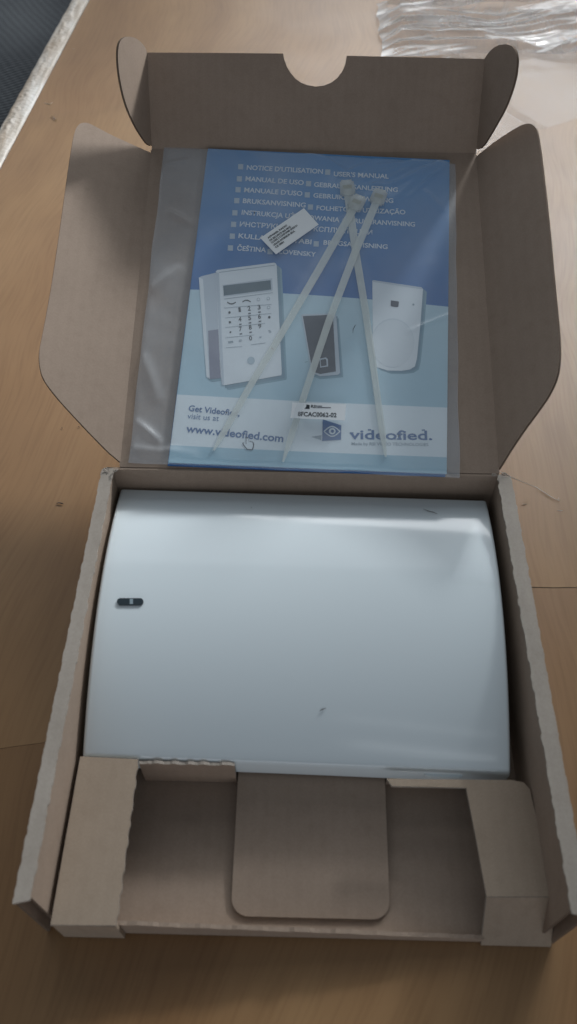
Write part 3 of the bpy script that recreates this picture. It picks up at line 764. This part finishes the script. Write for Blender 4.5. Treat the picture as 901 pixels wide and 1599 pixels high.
# labels on the bag
class Fr:
    def __init__(s, off, up, n): s.off = off; s.up = up; s.n = n
    def __call__(s, x, y): return onlid(x, y, BO+s.off)
def film_off(px, py):
    p = FR_I @ onlid(px, py, BO+.003); return film_h(p.x, p.y, 0, 0)
o1 = max(film_off(x, y) for x, y in ((456, 629), (540, 632), (538, 655), (453, 652), (500, 642), (475, 640)))+.0002
stick = thing('sticker', 'small white sticker printed 8FCAC0062-02 at the bag foot', 'sticker', onlid(497, 642, BO+o1))
prism('paper', [onlid(x, y, BO+o1) for x, y in ((456.5, 628.5), (540.5, 631), (538.5, 656.5), (453.5, 652.5))], N, .0002, M_white, stick)
F1 = Fr(o1, (0, -1), N)
text('code_text', '8FCAC0062-02', (465, 649.5), (525.5, 651.5), 6.6, M_blk, .00010, .02, stick, F1)
text('maker_text', 'RSI', (485.5, 636.5), (494, 637), 4.2, M_blk, .00010, .03, stick, F1)
for (x0_, x1_, y_) in ((495, 503, 634), (495, 516.5, 636.3)): prism('maker_text', [onlid(x, y, BO+o1+.0001) for x, y in ((x0_, y_-.6), (x1_, y_-.4), (x1_, y_+.7), (x0_, y_+.5))], N, .00005, M_dgrey, stick)
prism('maker_mark', [onlid(x, y, BO+o1+.0001) for x, y in ((478.5, 631.5), (483.5, 632.5), (483.5, 638.5), (475.5, 638), (478, 635.5))], N, .00005, M_blk, stick)
o2 = max(film_off(x, y) for x, y in ((408, 371), (476, 326), (501, 350), (432, 396), (455, 360)))+.0003
slip = thing('paper_slip', 'tilted white paper slip with lines of tiny print over the titles', 'label', onlid(455, 360, BO+o2))
prism('paper', [onlid(x, y, BO+o2) for x, y in ((406.5, 371.5), (474.5, 325), (497.5, 350.5), (431, 397))], N, .0002, M_white, slip)
F2 = Fr(o2, (-.57, -.82), N)
import itertools
tl = [('APPAREIL RADIO', (419, 373), (449, 352.5)), ('DE SECURITE 868 MHZ', (422, 377), (455, 354.5)), ('CLASSE 2 CONFORME EN50131', (424.5, 380.5), (465, 352.7)), ('USAGE INTERIEUR SEUL', (428, 384), (461, 361.3)), ('CE 0081', (431, 387.5), (444, 378.5))]
for s_, p, q in tl: text('small_print', s_, p, q, 2.7, M_blk, .00012, .03, slip, F2)

# ------------------------------------------------------------------ clear crinkled wrapper at top right
wq = [gz(598, 92), gz(905, 186), Vector((.62, 1.16, 0)), gz(596, 12)]
def ridged(x, y, z): return 1-abs(noise.noise(Vector((x, y, z))))*2
def wrapfn(u, v):
    p = gz(596, 92).lerp(gz(980, 88), u).lerp(gz(588, 12).lerp(gz(990, 4), u), v)
    x, y = p.x, p.y
    wx = x+.03*noise.noise(Vector((x*9, y*9, 2))); wy = y+.035*noise.noise(Vector((x*7, y*7, 7)))
    ang = .18
    a = wx*math.cos(ang)+wy*math.sin(ang); b = -wx*math.sin(ang)+wy*math.cos(ang)
    h = .004+.010*max(0, ridged(a*2.5, b*20, 0))**3+.007*max(0, ridged(a*5, b*48, 3))**3+.0015*max(0, ridged(a*14, b*110, 5))
    e_ = min(u, 1-u, v, 1-v); h *= min(1, .25+e_*9); 
    return Vector((x+.004*noise.noise(Vector((x*40, y*40, 0))), y+.006*noise.noise(Vector((x*30, y*30, 9))), .0012+max(0, h)))
wr = thing('plastic_wrapper', 'crinkled clear plastic wrapper lying on the table at the top right', 'wrapper', gz(760, 60))
grid('crinkled_film', 300, 170, wrapfn, M_clear, wr)
M_flat = film('clear_flat_film', .09, (.75, .78, .80), .15, 8., .3, .8, .15)
def wflat(u, v):
    p = gz(700, 255).lerp(gz(960, 165), u).lerp(gz(690, 82).lerp(gz(960, 76), u), v)
    h = .0012+.003*max(0, ridged(p.x*7+p.y*5, p.y*3, 4))**6+.0006*noise.noise(Vector((p.x*30, p.y*30, 0)))
    return Vector((p.x, p.y, max(.0006, h)))
grid('flat_film', 80, 60, wflat, M_flat, wr)

# ------------------------------------------------------------------ two added strip lamps, there only for the streaks mirrored in the panel
def mirrored(px, py, zc=2.3):
    p, n_ = devpt(px, py); d_ = (p-CAM).normalized(); r_ = d_-2*d_.dot(n_)*n_
    return p+r_*((zc-p.z)/r_.z)
for (pa, pb, pc, L_) in (((530, 1119), (774, 1145), (650, 1138), 1.1), ((548, 1160), (780, 1183), (660, 1181), 1.7)):
    a, b, c = mirrored(*pa), mirrored(*pb), mirrored(*pc)
    ex_ = (b-a); ln = ex_.length; ex_.normalize(); w_ = abs((c-a).dot(Vector((-ex_.y, ex_.x, 0))))
    w_ = max(.03, min(w_, .6)); print('lamp', a, b, c, ln, w_)
    l = bpy.data.lights.new('added_streak_light', 'AREA'); l.shape = 'RECTANGLE'; l.size = ln; l.size_y = w_; l.energy = L_*math.pi*ln*w_; l.color = (.9, .96, 1)
    o = bpy.data.objects.new('added_streak_light', l); COL.objects.link(o); o.location = (a+b)/2; o.rotation_euler = (0, 0, math.atan2(ex_.y, ex_.x))

# ------------------------------------------------------------------ small litter on the table
M_thr = mat('pale_thread', (.55, .48, .40), .7)
fibre([(775, 734), (789, 740), (805, 748), (820, 754), (838, 761), (853, 771), (866, 779), (873, 782)], .00026, M_thr, 'pale thread trailing from the right back corner of the box', 'thread', lambda x, y: gz(x, y, H*max(0, 1-(x-775)/60)+.0008))
fibre([(870, 779), (873, 782), (872.5, 777)], .00025, M_thr, 'tiny hooked thread end beside the long pale thread', 'thread', lambda x, y: gz(x, y, .0008))
fibre([(551, 520), (551.5, 514), (554, 509), (556, 507)], .00022, M_fib, 'thin dark hair curled on the bag between ties', 'hair', lambda x, y: onlid(x, y, BO+.004))
fibre([(476, 566), (480, 564.5)], .00025, M_fib, 'tiny red-brown speck beside the printed reader', 'speck', lambda x, y: onlid(x, y, BO+.004))
fibre([(424, 543), (427, 546)], .00025, mat('red_fibre', (.25, .06, .05), .7), 'tiny red fibre beside the lower keypad print', 'fibre', lambda x, y: onlid(x, y, BO+.0045))
M_met = mat('bright_metal', (.7, .68, .66), .2, .5, 0, 1.0)
fibre([(69, 160), (73, 162), (78, 163), (82, 160)], .00035, M_thr, 'thin pale sliver above the metal scrap, left of the box', 'sliver', lambda x, y: gz(x, y, .0007))
fibre([(79, 184), (81, 181.5), (84, 184), (87, 187), (89, 187)], .0006, M_met, 'shiny curled metal scrap on the table, left of the box', 'metal scrap', lambda x, y: gz(x, y, .001))
fibre([(88, 786), (92, 785), (97, 786), (99, 787)], .0004, M_fib, 'dark crumb on the table left of the side wall', 'crumb', lambda x, y: gz(x, y, .0008))
fibre([(114, 75.5), (116, 77)], .0007, M_thr, 'pale crumb near the top of the table edging', 'crumb', lambda x, y: gz(x, y, .0007))
fibre([(96, 668), (98, 668.5)], .0005, M_fib, 'dark dot on the table below the left side flap', 'speck', lambda x, y: gz(x, y, .0006))
fibre([(122, 666), (125, 667)], .0005, M_fib, 'second dark dot on the table by the left side flap', 'speck', lambda x, y: gz(x, y, .0006))
for k, (x, y, dx, lab) in enumerate(((815, 787, 8, 'short pale scratch-like splinter right of the thread end'), (870, 797, 9, 'faint pale splinter below the thread at the right'))):
    fibre([(x, y), (x+dx/2, y+.3), (x+dx, y)], .0003, M_thr, lab, 'splinter', lambda x, y: gz(x, y, .0005))
